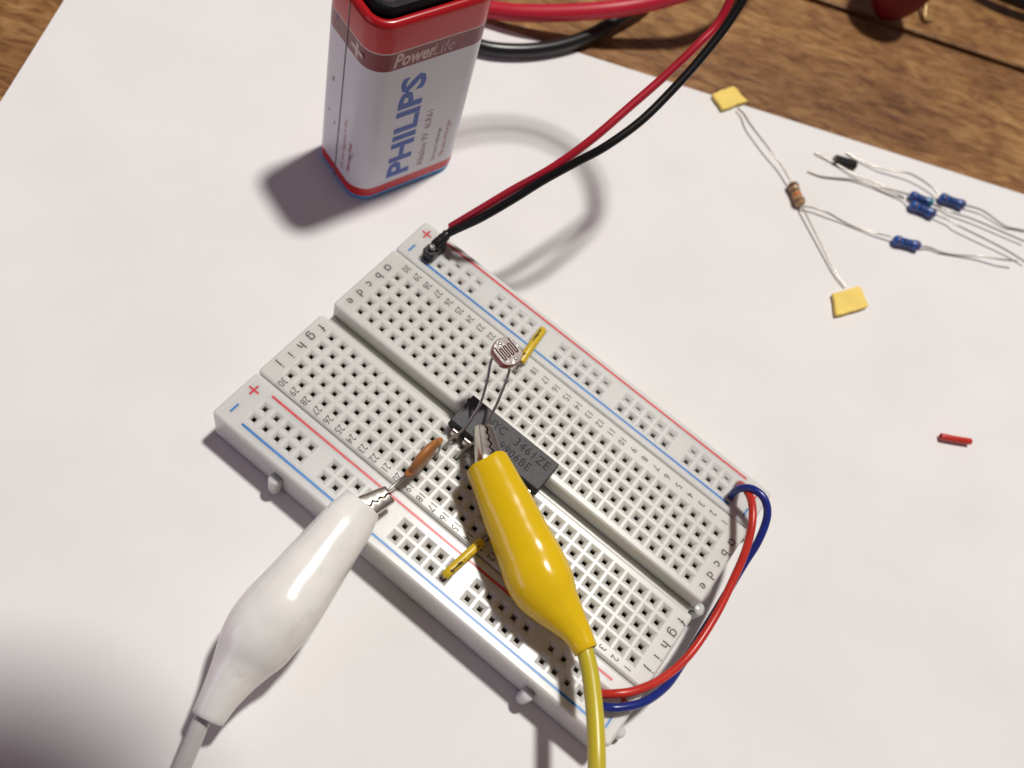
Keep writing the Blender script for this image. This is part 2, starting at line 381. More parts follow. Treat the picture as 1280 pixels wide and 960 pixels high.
def paper_mat():
    m = mat('paper', (0.80, 0.785, 0.765), 0.85, spec=0.25)
    n, l, b = nodes(m)
    tc = n.new('ShaderNodeTexCoord')
    t = n.new('ShaderNodeTexNoise'); t.inputs['Scale'].default_value = 45; t.inputs['Detail'].default_value = 6
    l.new(tc.outputs['Object'], t.inputs['Vector'])
    r = n.new('ShaderNodeValToRGB'); r.color_ramp.elements[0].position = 0.3; r.color_ramp.elements[1].position = 0.7
    r.color_ramp.elements[0].color = (0.77, 0.758, 0.738, 1); r.color_ramp.elements[1].color = (0.815, 0.80, 0.785, 1)
    l.new(t.outputs['Fac'], r.inputs['Fac'])
    v = n.new('ShaderNodeTexVoronoi'); v.inputs['Scale'].default_value = 42; v.inputs['Randomness'].default_value = 1
    l.new(tc.outputs['Object'], v.inputs['Vector'])
    lt = n.new('ShaderNodeMapRange'); lt.inputs['From Min'].default_value = 0.012; lt.inputs['From Max'].default_value = 0.022
    lt.inputs['To Min'].default_value = 1; lt.inputs['To Max'].default_value = 0
    l.new(v.outputs['Distance'], lt.inputs['Value'])
    sc = n.new('ShaderNodeSeparateColor'); l.new(v.outputs['Color'], sc.inputs['Color'])
    gt = n.new('ShaderNodeMath'); gt.operation = 'GREATER_THAN'; gt.inputs[1].default_value = 0.72
    l.new(sc.outputs['Red'], gt.inputs[0])
    mu = n.new('ShaderNodeMath'); mu.operation = 'MULTIPLY'; l.new(lt.outputs['Result'], mu.inputs[0]); l.new(gt.outputs['Value'], mu.inputs[1])
    mx = n.new('ShaderNodeMix'); mx.data_type = 'RGBA'
    l.new(mu.outputs['Value'], mx.inputs['Factor']); l.new(r.outputs['Color'], mx.inputs['A']); mx.inputs['B'].default_value = (0.32, 0.29, 0.27, 1)
    l.new(mx.outputs['Result'], b.inputs['Base Color'])
    t2 = n.new('ShaderNodeTexNoise'); t2.inputs['Scale'].default_value = 22; t2.inputs['Detail'].default_value = 2
    l.new(tc.outputs['Object'], t2.inputs['Vector'])
    t3 = n.new('ShaderNodeTexNoise'); t3.inputs['Scale'].default_value = 1500; t3.inputs['Detail'].default_value = 3
    l.new(tc.outputs['Object'], t3.inputs['Vector'])
    b1 = n.new('ShaderNodeBump'); b1.inputs['Distance'].default_value = 0.0008; b1.inputs['Strength'].default_value = 1.0
    l.new(t2.outputs['Fac'], b1.inputs['Height'])
    b2 = n.new('ShaderNodeBump'); b2.inputs['Distance'].default_value = 0.00002; b2.inputs['Strength'].default_value = 1.0
    l.new(t3.outputs['Fac'], b2.inputs['Height']); l.new(b1.outputs['Normal'], b2.inputs['Normal'])
    l.new(b2.outputs['Normal'], b.inputs['Normal'])
    return m
M['paper'] = paper_mat()

def wood_mat():
    m = mat('worn_wood', (0.25, 0.13, 0.05), 0.4, spec=0.5)
    n, l, b = nodes(m)
    tc = n.new('ShaderNodeTexCoord')
    def noise(scale, st, detail, dist=0.0):
        mp = n.new('ShaderNodeMapping'); mp.inputs['Scale'].default_value = st
        l.new(tc.outputs['Object'], mp.inputs['Vector'])
        oi = n.new('ShaderNodeObjectInfo'); ad = n.new('ShaderNodeVectorMath'); ad.operation = 'ADD'
        cx = n.new('ShaderNodeCombineXYZ'); mu = n.new('ShaderNodeMath'); mu.operation = 'MULTIPLY'; mu.inputs[1].default_value = 37.0
        l.new(oi.outputs['Random'], mu.inputs[0]); l.new(mu.outputs['Value'], cx.inputs['X']); l.new(mu.outputs['Value'], cx.inputs['Z'])
        l.new(mp.outputs['Vector'], ad.inputs[0]); l.new(cx.outputs['Vector'], ad.inputs[1])
        t = n.new('ShaderNodeTexNoise'); t.inputs['Scale'].default_value = scale; t.inputs['Detail'].default_value = detail
        t.inputs['Roughness'].default_value = 0.6; t.inputs['Distortion'].default_value = dist
        l.new(ad.outputs['Vector'], t.inputs['Vector'])
        return t.outputs['Fac']
    grain = noise(400, (0.34, 1.0, 1), 6, 0.9)
    blotch = noise(26, (0.7, 1.3, 1), 4, 0.6)
    fleck = noise(620, (0.22, 1.0, 1), 3, 0.5)
    r = n.new('ShaderNodeValToRGB'); cr = r.color_ramp
    cr.elements[0].position = 0.28; cr.elements[0].color = (0.125, 0.048, 0.013, 1)
    cr.elements[1].position = 0.75; cr.elements[1].color = (0.46, 0.28, 0.115, 1)
    e = cr.elements.new(0.5); e.color = (0.29, 0.148, 0.047, 1)
    l.new(grain, r.inputs['Fac'])
    r2 = n.new('ShaderNodeValToRGB'); r2.color_ramp.elements[0].position = 0.33; r2.color_ramp.elements[1].position = 0.68
    r2.color_ramp.elements[0].color = (0.60, 0.50, 0.44, 1); r2.color_ramp.elements[1].color = (1.12, 1.10, 1.05, 1)
    l.new(blotch, r2.inputs['Fac'])
    mx = n.new('ShaderNodeMix'); mx.data_type = 'RGBA'; mx.blend_type = 'MULTIPLY'; mx.inputs['Factor'].default_value = 1
    l.new(r.outputs['Color'], mx.inputs['A']); l.new(r2.outputs['Color'], mx.inputs['B'])
    r3 = n.new('ShaderNodeValToRGB'); r3.color_ramp.elements[0].position = 0.36; r3.color_ramp.elements[1].position = 0.46
    r3.color_ramp.elements[0].color = (0.62, 0.52, 0.45, 1); r3.color_ramp.elements[1].color = (1, 1, 1, 1)
    l.new(fleck, r3.inputs['Fac'])
    m2 = n.new('ShaderNodeMix'); m2.data_type = 'RGBA'; m2.blend_type = 'MULTIPLY'; m2.inputs['Factor'].default_value = 0.8
    l.new(mx.outputs['Result'], m2.inputs['A']); l.new(r3.outputs['Color'], m2.inputs['B'])
    l.new(m2.outputs['Result'], b.inputs['Base Color'])
    bp = n.new('ShaderNodeBump'); bp.inputs['Distance'].default_value = 0.00025; bp.inputs['Strength'].default_value = 0.8
    l.new(grain, bp.inputs['Height']); l.new(bp.outputs['Normal'], b.inputs['Normal'])
    return m
M['wood'] = wood_mat()
M['wood_dark'] = mat('table_underside', (0.03, 0.015, 0.008), 0.8)

# ------------------------------------------------------------------ table and paper
ANG = math.radians(27.0)
E1 = Vector((math.cos(ANG), math.sin(ANG), 0)); E2 = Vector((E1.y, -E1.x, 0))
PO = Vector((-29, 114.8, 0))                       # a point of the paper's far edge
table = thing('wooden_table', 'worn brown plank table under the white paper sheet', 'table')
edges_ = [-47.3 - 3 * 104, -47.3 - 2 * 104, -47.3 - 104, -47.3, 73, 170, 265, 370, 470]
for a, b in zip(edges_[:-1], edges_[1:]):
    c = PO + E2 * ((a + b) / 2) + E1 * 60
    w = (b - a) / 2 - 1.1; Lh = 420; hz = 18
    mb = MB()
    rings = [[(x, y, z) for x, y in rrect(2 * Lh - 2 * i, 2 * w - 2 * i, 1.2, 2)] for z, i in ((-hz, 0), (-0.35, 0), (-0.1, 0.1), (0, 0.3))]
    mb.loft(rings)
    o = mb.build('plank', M['wood'], table)
    o.location = Vector((c.x, c.y, -0.16)) * S
    o.rotation_euler = (0, 0, ANG)
mb = MB(); mb.box(-415, 415, -395, 395, -22, -18.02)
o = mb.build('under_frame', M['wood_dark'], table)
o.location = (PO + E2 * 60 + E1 * 60) * S + Vector((0, 0, -0.16 * S)); o.rotation_euler = (0, 0, ANG)

corner = PO + E1 * -85.3
mb = MB()
NX, NY = 99, 70
def pz(x, y):
    return 0.75 * max(0.0, 1 - x / 26) ** 2 * (0.6 + 0.4 * math.sin(y * 0.05)) + 0.6 * max(0.0, 1 - (297 - x) / 30) ** 2
top_ = [[(297 * i / NX, -210 * j / NY, pz(297 * i / NX, -210 * j / NY)) for j in range(NY + 1)] for i in range(NX + 1)]
for i in range(NX):
    for j in range(NY):
        q_ = [top_[i][j + 1], top_[i + 1][j + 1], top_[i + 1][j], top_[i][j]]
        mb.quad(*q_); mb.quad(*[(a, b, c - 0.11) for a, b, c in reversed(q_)])
rim_ = [top_[i][0] for i in range(NX)] + [top_[NX][j] for j in range(NY)] + [top_[i][NY] for i in range(NX, 0, -1)] + [top_[0][j] for j in range(NY, 0, -1)]
for a, b in zip(rim_, rim_[1:] + rim_[:1]):
    mb.quad(a, b, (b[0], b[1], b[2] - 0.11), (a[0], a[1], a[2] - 0.11))
paper = autosmooth(mb.build('paper_sheet', M['paper']), 40)
paper.location = corner * S; paper.rotation_euler = (0, 0, ANG)
paper['label'] = 'large blank white paper sheet lying under the breadboard on the table'; paper['category'] = 'paper'

# ------------------------------------------------------------------ breadboard
P = 2.54
bb = thing('breadboard', 'white solderless breadboard with numbered holes and red and blue rails', 'breadboard')
ROW = dict(a=41.32, b=38.78, c=36.24, d=33.7, e=31.16, f=23.54, g=21.0, h=18.46, i=15.92, j=13.38)
UC = [4.42 + P * k for k in range(30)]             # column 30 first, column 1 last
RC = [5.69 + P * k for k in range(29) if k % 6 != 5]
TOPZ = 8.5

def perforated(mb, u0, u1, v0, v1, z, us, vs_, slit=(), outer=1.05, inner=0.40, sink=0.28, depth=4.2, bev=0.5, r=0.7, floor=0.0, inner_mat=1, sides=True):
    """a moulded block: top sheet with funnel holes, rounded rim and side walls"""
    iu0, iu1, iv0, iv1 = u0 + bev, u1 - bev, v0 + bev, v1 - bev
    def cuts(lo, hi, cs):
        out = [(lo, cs[0] - outer, False)]
        for i, c in enumerate(cs):
            out.append((c - outer, c + outer, True))
            nx = cs[i + 1] - outer if i + 1 < len(cs) else hi
            out.append((c + outer, nx, False))
        return out
    for (x0, x1, hu) in cuts(iu0, iu1, us):
        for (y0, y1, hv) in cuts(iv0, iv1, vs_):
            if hu and hv:
                cx, cy = (x0 + x1) / 2, (y0 + y1) / 2
                sl = 0.5 if any(abs(cy - w_) < 0.01 for w_ in slit) else 1.0
                def q(h, zz):
                    k = h if h > 0.7 else h * sl
                    return [(cx - h, cy - k, zz), (cx + h, cy - k, zz), (cx + h, cy + k, zz), (cx - h, cy + k, zz)]
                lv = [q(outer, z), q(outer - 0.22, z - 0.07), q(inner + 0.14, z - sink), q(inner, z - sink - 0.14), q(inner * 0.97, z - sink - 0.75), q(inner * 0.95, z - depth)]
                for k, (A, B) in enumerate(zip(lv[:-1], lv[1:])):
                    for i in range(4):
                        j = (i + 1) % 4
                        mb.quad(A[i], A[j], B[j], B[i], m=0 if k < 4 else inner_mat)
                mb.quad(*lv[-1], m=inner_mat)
            else:
                mb.quad((x0, y0, z), (x1, y0, z), (x1, y1, z), (x0, y1, z))
    loops = []
    w, l = u1 - u0, v1 - v0; cx, cy = (u0 + u1) / 2, (v0 + v1) / 2
    n = 5
    for k in range(n + 1):
        a = math.pi / 2 * k / n
        off = bev * (1 - math.sin(a)); zz = z - bev * (1 - math.cos(a))
        rr = max(0.001, r - off)
        loops.append([(x, y, zz) for x, y in rrect(w - 2 * off, l - 2 * off, rr, 3, cx, cy)])
    # first loop must be the sharp rectangle of the top sheet
    loops[0] = [(min(max(x, iu0), iu1), min(max(y, iv0), iv1), z) for x, y, _ in [(iu1 if q[0] > cx else iu0, iv1 if q[1] > cy else iv0, 0) for q in loops[0]]]
    loops.append([(x, y, floor) for x, y in rrect(w, l, r, 3, cx, cy)])
    mb.loft(loops, cap0=False, cap1=True)

mb = MB()
VN, VC0, VC1, VF = 10.2, 25.95, 28.75, 45.75
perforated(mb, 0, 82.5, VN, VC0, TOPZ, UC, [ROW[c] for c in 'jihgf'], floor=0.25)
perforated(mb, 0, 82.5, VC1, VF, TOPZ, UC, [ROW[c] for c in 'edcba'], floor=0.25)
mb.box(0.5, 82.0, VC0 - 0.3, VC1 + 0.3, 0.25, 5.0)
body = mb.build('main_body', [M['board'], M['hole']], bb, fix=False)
autosmooth(body, 40)
rails = []
for name, v0, v1, rows in (('near', -0.25, 10.1, (3.5, 6.05)), ('far', 45.85, 55.1, (49.1, 51.6))):
    mb = MB()
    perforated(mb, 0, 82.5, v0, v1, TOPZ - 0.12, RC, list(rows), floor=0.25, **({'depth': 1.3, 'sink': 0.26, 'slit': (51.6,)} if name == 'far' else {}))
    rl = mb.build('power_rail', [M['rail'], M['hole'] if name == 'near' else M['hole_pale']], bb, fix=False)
    autosmooth(rl, 40)
    rails.append(rl)
rails[0]['label'] = 'power rail nearest the white clip'
rails[1]['label'] = 'power rail along the far edge with the battery header'

# spring contacts down in the holes
def contacts(name, parent, us, vs_, along):
    mb = MB()
    for u in us:
        for v in vs_:
            for s in (-1, 1):
                if along: mb.box(u - 0.36, u + 0.36, v + s * 0.27 - 0.06, v + s * 0.27 + 0.06, 5.4, 6.7 + 0.7 * random.random())
                else: mb.box(u + s * 0.27 - 0.06, u + s * 0.27 + 0.06, v - 0.38, v + 0.38, 5.2, 5.9 + 1.1 * random.random() ** 2)
    o = mb.build(name, M['contact'], parent, fix=False)
    o['kind'] = 'stuff'
contacts('contact_clips', body, UC, list(ROW.values()), False)
contacts('contact_clips', rails[0], RC, [3.5, 6.05], True)

# printing
PZ = TOPZ + 0.012
up = (1, 0, 0); rd = (0, -1, 0)
for x in (1.92, 81.15):
    for c, v in ROW.items():
        text('printed_letter', {'a': '\u0251', 'g': '\u0261'}.get(c, c), 2.35, M['print_black'], body, basis(rd, up, (x, v + 0.25, PZ)), sx=1.0, bold=0.012)
for k, u in enumerate(UC):
    for v in (43.85, 11.45):
        text('printed_number', str(30 - k), 1.95, M['print_black'], body, basis(rd, up, (u, v, PZ)), sx=0.80, bold=-0.004)
RZ = TOPZ - 0.12 + 0.012
for rl, dv, vr, vb, off in ((rails[0], 0, 8.4, 1.5, 0), (rails[1], 45.5, 53.95, 47.4, 0)):
    for nm, m, v in (('red_line', 'print_red', vr), ('blue_line', 'print_blue', vb)):
        mb = MB(); mb.box(5.0, 77.2, v - 0.21, v + 0.21, RZ - 0.03, RZ)
        mb.build(nm, M[m], rl)
    for u in (2.1, 80.3):
        v = 7.2 + dv
        mb = MB(); mb.box(u - 1.05, u + 1.05, v - 0.17, v + 0.17, RZ - 0.03, RZ)
        mb.box(u - 0.17, u + 0.17, v - 1.05, v - 0.17, RZ - 0.03, RZ); mb.box(u - 0.17, u + 0.17, v + 0.17, v + 1.05, RZ - 0.03, RZ)
        mb.build('plus_mark', M['print_red'], rl)
        v = 2.75 + dv
        mb = MB(); mb.box(u - 0.17, u + 0.17, v - 0.95, v + 0.95, RZ - 0.03, RZ)
        mb.build('minus_mark', M['print_blue'], rl)

# interlocking lugs on the sides
def lug(u, v, du, dv, parent, z1=5.2, r=1.15):
    mb = MB()
    ring = []
    for i in range(20):
        a = 2 * math.pi * i / 20
        ring.append((math.cos(a), math.sin(a)))
    rings = [[(u + x * q, v + y * q, z) for x, y in ring] for z, q in ((0.4, r * 0.85), (0.8, r), (z1 - 0.5, r), (z1 - 0.15, r * 0.88), (z1, r * 0.6))]
    mb.loft(rings)
    if du: mb.box(min(u, u - du), max(u, u - du), v - r * 0.75, v + r * 0.75, 0.5, z1 - 0.3)
    if dv: mb.box(u - r * 0.75, u + r * 0.75, min(v, v - dv), max(v, v - dv), 0.5, z1 - 0.3)
    autosmooth(mb.build('side_lug', M['rail'], parent), 40)
lug(14.6, -1.0, 0, -1.4, rails[0])
lug(68.2, -1.0, 0, -1.4, rails[0])
lug(83.6, 4.6, 1.8, 0, rails[0], 3.0)
lug(83.4, 29.6, 1.6, 0, body, 4.6)
lug(83.4, 49.0, 1.6, 0, rails[1], 3.0)

# ------------------------------------------------------------------ integrated circuit
ic = thing('integrated_circuit', 'black fourteen pin chip plugged in across the middle channel', 'chip')
cu, cv = 39.8, 27.2
mb = MB()
def icr(z, hu, hv, n=20):
    pts_ = [(cu + hu, cv - hv, z), (cu + hu, cv + hv, z)]
    pts_ += [(cu - hu, cv + hv, z)]
    for i in range(9):                              # pin-one notch
        a = math.pi / 2 - math.pi * i / 8
        pts_.append((cu - hu + 0.75 * math.cos(a), cv + 0.95 * math.sin(a), z))
    pts_ += [(cu - hu, cv - hv, z)]
    return pts_
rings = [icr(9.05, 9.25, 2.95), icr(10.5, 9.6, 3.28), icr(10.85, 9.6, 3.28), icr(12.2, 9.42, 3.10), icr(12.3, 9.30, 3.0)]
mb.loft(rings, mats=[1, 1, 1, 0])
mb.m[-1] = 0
mb.build('package', [M['chip'], M['chip_dark']], ic)
mb = MB(); mb.loft([[(cu - 9.25 + 0.62 * math.cos(2 * math.pi * i / 14) * 0.9, cv + 0.8 * math.sin(2 * math.pi * i / 14), z) for i in range(14)] for z in (9.1, 11.6)])
mb.build('notch_floor', M['chip_dark'], ic)
pin0 = None
for k in range(7):
    for s in (-1, 1):
        u = 32.36 + P * k
        prof = [(3.2, 10.78), (3.65, 10.74), (3.86, 10.5), (3.95, 9.6), (3.90, 8.9), (3.84, 6.5)]
        wid = [0.75, 0.75, 0.75, 0.75, 0.3, 0.25]
        mb = MB(); rings = []
        for i, ((d, z), w) in enumerate(zip(prof, wid)):
            a, b_ = prof[max(0, i - 1)], prof[min(len(prof) - 1, i + 1)]
            t = Vector((b_[0] - a[0], b_[1] - a[1])).normalized(); nn = Vector((-t.y, t.x)) * 0.13
            rings.append([(u - w, cv + s * (d + nn.x), z + nn.y), (u + w, cv + s * (d + nn.x), z + nn.y), (u + w, cv + s * (d - nn.x), z - nn.y), (u - w, cv + s * (d - nn.x), z - nn.y)])
        mb.loft(rings)
        mb.build('pin', M['nickel'], ic)
text('marking', 'NYC', 2.35, M['chip_print'], ic, basis((1, 0, 0), (0, 1, 0), (36.9, 28.45, 12.312)), sx=0.85, align='CENTER')
text('marking', '3461ZE', 2.35, M['chip_print'], ic, basis((1, 0, 0), (0, 1, 0), (44.6, 28.45, 12.312)), sx=0.92, align='CENTER', space=1.12)
text('marking', '9906BE', 2.2, M['chip_print'], ic, basis((1, 0, 0), (0, 1, 0), (42.6, 26.1, 12.312)), sx=0.92, align='CENTER', space=1.1)

# ------------------------------------------------------------------ photoresistor
ldr = thing('photoresistor', 'round photoresistor with zigzag track standing on two leads above the chip', 'photoresistor')
view = (Vector(CAM_LOC) - Vector(G['ldr'][0])).normalized()
cr_ = Vector([r[0] for r in CAM_ROT]); cu_ = Vector([r[1] for r in CAM_ROT])
lampd = (Vector((75, 530, 1500)) - Vector(G['ldr'][0])).normalized()
nrm = ((view + lampd).normalized() + cr_ * 0.07 + cu_ * 0.04).normalized()
stroke = (cr_ * 0.59 - cu_ * 0.81); stroke = (stroke - nrm * stroke.dot(nrm)).normalized()
seq = nrm.cross(stroke)                              # along the row of loops
Lc = Vector(G['ldr'][0])
def lp(a, b, h=0.0): return Lc + stroke * a + seq * b + nrm * h
def ldr_ring(R, h, flat=0.86):
    return [lp(max(-R * flat, min(R * flat, R * math.cos(t))) if False else R * math.cos(t), max(-R * flat, min(R * flat, R * math.sin(t))), h) for t in [2 * math.pi * i / 40 for i in range(40)]]
mb = MB()
mb.loft([ldr_ring(2.2, -1.15), ldr_ring(2.5, -0.95), ldr_ring(2.58, -0.35), ldr_ring(2.58, 0.45), ldr_ring(2.42, 0.72)], mats=[1, 1, 0, 0], cap1=False)
autosmooth(mb.build('body', [M['ldr_side'], M['ldr_rim']], ldr), 50)
mb = MB(); mb.loft([ldr_ring(2.42, 0.70), ldr_ring(2.38, 0.76)])
mb.build('face', M['ldr_face'], ldr)
mb = MB(); mb.loft([[lp(x, y, h) for x, y in rrect(2.35, 3.3, 0.4, 3)] for h in (0.765, 0.775)])
mb.build('film', M['ldr_film'], ldr)
tr = []; n_st = 8; w_ = 3.0
for k in range(n_st):
    y = -w_ / 2 + w_ * k / (n_st - 1)
    s = 1 if k % 2 == 0 else -1
    tr.append((-s * 1.0, y)); tr.append((s * 1.0, y))
tr = [(-1.7, -w_ / 2)] + tr[1:-1] + [(1.7 if n_st % 2 else -1.7, w_ / 2)]
tp = []
for (a, b) in zip(tr[:-1], tr[1:]):
    for i in range(6): tp.append((a[0] + (b[0] - a[0]) * i / 6, a[1] + (b[1] - a[1]) * i / 6))
tp.append(tr[-1])
for _ in range(2): tp = [tp[0]] + [((tp[i - 1][0] + 2 * tp[i][0] + tp[i + 1][0]) / 4, (tp[i - 1][1] + 2 * tp[i][1] + tp[i + 1][1]) / 4) for i in range(1, len(tp) - 1)] + [tp[-1]]
tube('track', [lp(a, b, 0.775) for a, b in tp], 0.11, M['ldr_track'], ldr, seg=6, smooth_pts=False)
for s in (-1, 1):
    mb = MB(); c = (s * 1.75, 0.25 * s)
    mb.loft([[lp(c[0] + q * math.cos(2 * math.pi * i / 12), c[1] + q * math.sin(2 * math.pi * i / 12), h) for i in range(12)] for h, q in ((0.76, 0.30), (0.86, 0.24), (0.90, 0.1))])
    autosmooth(mb.build('terminal', M['solder'], ldr), 60)
tube('lead', [lp(-1.1, -1.15 if False else -0.9, -1.0), *G['ldrL'][0:]], 0.25, M['tin'], ldr)
tube('lead', [lp(1.2, -0.4, -1.0), *G['ldrR'][0:]], 0.25, M['tin'], ldr)

# ------------------------------------------------------------------ ceramic capacitor
cap = thing('ceramic_capacitor', 'flat brown ceramic disc capacitor standing edge-on between chip and white clip', 'capacitor')
cc = Vector(G['cap'][0]); mb = MB(); rings = []
for i in range(15):
    t = -1 + 2 * i / 14
    R_ = 3.75 * math.sqrt(max(0.0, 1 - abs(t) ** 2.2)) if abs(t) < 1 else 0.02
    R_ = max(R_, 0.05)
    rings.append([cc + Vector((t * 0.98, R_ * math.cos(a), R_ * math.sin(a))) for a in [2 * math.pi * j / 28 for j in range(28)]])
mb.loft(rings)
autosmooth(mb.build('body', M['cap_brown'], cap), 60)
tube('lead_coating', [cc + Vector((0, 2.9, 0.3)), cc + Vector((0.05, 3.9, 0.15)), cc + Vector((0.12, 4.5, -0.3))], lambda t: 0.8 - 0.45 * t, M['cap_brown'], cap)
tube('lead_coating', [cc + Vector((0, -2.9, 0)), cc + Vector((-0.1, -4.0, -0.3)), Vector(G['capD'][0])], lambda t: 0.8 - 0.42 * t, M['cap_brown'], cap)
tube('lead', [cc + Vector((0.1, 4.2, 0))] + G['capU'][1:], 0.24, M['tin'], cap)
tube('lead', G['capD'], 0.24, M['tin'], cap)

# ------------------------------------------------------------------ alligator clips
def clip(label, pts_, jaw, boot_m, inside_m, cable_pts, cable_r, cable_m, roll, hz, jw, flat, wave, jup=None):
    t = thing('alligator_clip', label, 'alligator clip', 'alligator clips on the breadboard')
    C3 = [Vector(p[:3]) for p in pts_]; W = [p[3] for p in pts_]
    dense = []; n = 40
    cs = spline(C3, 4); ws = [q.x for q in spline([(w, 0, 0) for w in W], 4)]
    cam_v = Vector(CAM_LOC)
    rings = []; seg = 96
    N = len(cs)
    from mathutils import noise as mnoise
    sd = 11.0 if wave else 3.0
    def ring(i, scale=1.0, shift=0.0, wav=0.0):
        a, b = cs[max(0, i - 1)], cs[min(N - 1, i + 1)]
        ax = (b - a).normalized(); v = (cam_v - cs[i]).normalized()
        hgt = (v - ax * v.dot(ax)).normalized(); wid = ax.cross(hgt)
        tt = i / (N - 1); e = 2.25
        asp = flat[0] + (flat[1] - flat[0]) * min(1, tt * 2.2); asp = asp + (1 - asp) * max(0, (tt - 0.7) / 0.3)
        out = []
        for k in range(seg):
            th = 2 * math.pi * k / seg; c, s_ = math.cos(th), math.sin(th)
            x = math.copysign(abs(c) ** (2 / e), c); y = math.copysign(abs(s_) ** (2 / e), s_)
            lum = 1 + 0.022 * mnoise.noise(Vector((x * 0.9, y * 0.9, tt * 6 + sd))) + 0.010 * mnoise.noise(Vector((x * 2.2, y * 2.2, tt * 17 + sd)))
            da = (th - 0.62 + math.pi) % (2 * math.pi) - math.pi
            lum += 0.022 * math.exp(-(da / 0.045) ** 2)
            x *= lum; y *= lum
            out.append(cs[i] + ax * (shift + wav * math.sin(2 * th + 0.6) + wav * 0.5 * math.sin(5 * th)) + wid * x * ws[i] / 2 * scale + hgt * y * ws[i] / 2 * asp * scale)
        return out
    outer = [ring(0, 0.985, 0.0, wave)] + [ring(i, 1, 0, wave * max(0, 1 - i / 3)) for i in range(N)] + [ring(N - 1, 0.94, 0.12)]
    outer[1] = ring(0, 1.0, 0.12, wave)
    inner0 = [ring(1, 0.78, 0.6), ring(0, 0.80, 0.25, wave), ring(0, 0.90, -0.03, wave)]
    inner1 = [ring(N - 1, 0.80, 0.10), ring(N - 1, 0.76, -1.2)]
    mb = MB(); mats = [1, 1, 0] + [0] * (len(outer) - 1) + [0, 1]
    mb.loft(inner0 + outer + inner1, mats=mats)
    autosmooth(mb.build('boot', [boot_m, inside_m], t), 55)
    # toothed jaws
    tip, mouth = Vector(jaw[0]), Vector(jaw[1])
    f = (tip - mouth).normalized(); Lj = (tip - mouth).length
    v = (cam_v - mouth).normalized(); upv = (v - f * v.dot(f)).normalized()
    upv = Matrix.Rotation(math.radians(roll), 3, f) @ upv
    if jup: upv = Vector(jup); upv = (upv - f * upv.dot(f)).normalized()
    ac = upv.cross(f)
    for sgn in (-1, 1):
        mb = MB(); nx = 44
        prof_rows = []
        for i in range(nx + 1):
            x = -4.0 + (Lj + 4.0) * i / nx
            q = max(0.0, min(1.0, x / Lj)); yw = jw[0] + (jw[1] - jw[0]) * q
            ph = (x / 1.35) % 1.0; zg = 0.34 * (abs(ph * 4 - 2) - 1) * (0.45 + 0.55 * (1 - q))
            e_ = zg + sgn * 0.19
            h = hz * (1 - 0.18 * q)
            row = [(e_, h), (sgn * (yw - 0.62), h), (sgn * (yw - 0.18), h - 0.20), (sgn * yw, h - 0.68), (sgn * yw, -h + 0.68), (sgn * (yw - 0.18), -h + 0.20), (sgn * (yw - 0.62), -h), (e_, -h)]
            prof_rows.append([mouth + f * x + ac * y + upv * z for y, z in row])
        for A, B in zip(prof_rows[:-1], prof_rows[1:]):
            for k in range(7): mb.quad(A[k], A[k + 1], B[k + 1], B[k])
        # closed nose, slightly hollow
        R_ = prof_rows[-1]
        nose = [R_[k] + f * 0.28 * (1 if 1 <= k <= 6 else 0.6) - upv * (0.25 if k < 4 else -0.25) for k in range(8)]
        for k in range(7): mb.quad(R_[k], R_[k + 1], nose[k + 1], nose[k])
        mb.quad(*nose)
        o = mb.build('jaw', M['nickel'], t)
        autosmooth(o, 40)
    # crimped tail of the clip inside the boot and the cable
    tube('cable', cable_pts, cable_r, cable_m, t, seg=16)
    return t

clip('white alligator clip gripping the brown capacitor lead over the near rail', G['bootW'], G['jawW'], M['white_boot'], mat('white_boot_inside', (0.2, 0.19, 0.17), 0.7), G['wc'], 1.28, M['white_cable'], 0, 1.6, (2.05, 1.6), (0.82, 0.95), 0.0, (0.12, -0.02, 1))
clip('yellow alligator clip biting the photoresistor lead beside the chip', G['bootY'], G['jawY'], M['yellow_boot'], M['boot_inside'], G['yc'], 1.33, M['yellow_cable'], 30, 1.55, (2.1, 1.45), (0.82, 0.92), 0.22)

# ------------------------------------------------------------------ jumper wires on the board
def staple(label, a, b, z, group='short yellow jumper links'):
    t = thing('jumper_link', label, 'jumper wire', group)
    a = Vector((*a, 0)); b = Vector((*b, 0)); d = (b - a).normalized()
    zz = Vector((0, 0, 1))
    ins = [a + d * 0.25 + zz * (z - 0.55), a + d * 0.8 + zz * (z - 0.1), a + d * 2 + zz * z, a.lerp(b, 0.5) + zz * (z + 0.15), b - d * 2.6 + zz * z, b - d * 1.5 + zz * (z - 0.15)]
    tube('insulation', ins, 0.78, M['jumper_yellow'], t, seg=14)
    tube('bare_end', [a + d * 0.5 + zz * (z - 0.3), a + d * 0.1 + zz * (z - 0.9), a + zz * 7.2], 0.3, M['tin'], t, sub=5)
    tube('bare_end', [b - d * 1.7 + zz * (z - 0.12), b - d * 0.6 + zz * (z - 0.55), b - d * 0.1 + zz * (z - 1.3), b + zz * 7.0], 0.3, M['tin'], t, sub=5)
    # worn printing along the insulation
    side = d.cross(zz)
    vv = (Vector(CAM_LOC) - a).normalized(); rad = (vv - d * vv.dot(d)).normalized()
    rad = (rad * 0.92 + side * 0.35).normalized(); tang = d.cross(rad)
    for q in (0.13, 0.20, 0.26, 0.31, 0.40, 0.52, 0.72):
        c = a.lerp(b, q) + zz * (z + 0.1) + rad * 0.74
        mb = MB(); L1 = 0.16 + 0.35 * random.random(); w1 = 0.10 + 0.22 * random.random()
        mb.loft([[c + d * x + tang * y + rad * h for x, y in ((-L1, -w1), (L1, -w1 * 0.5), (L1, w1), (-L1, w1 * 0.6))] for h in (-0.05, 0.045)])
        mb.build('print_mark', M['jumper_ink'], t)
    return t
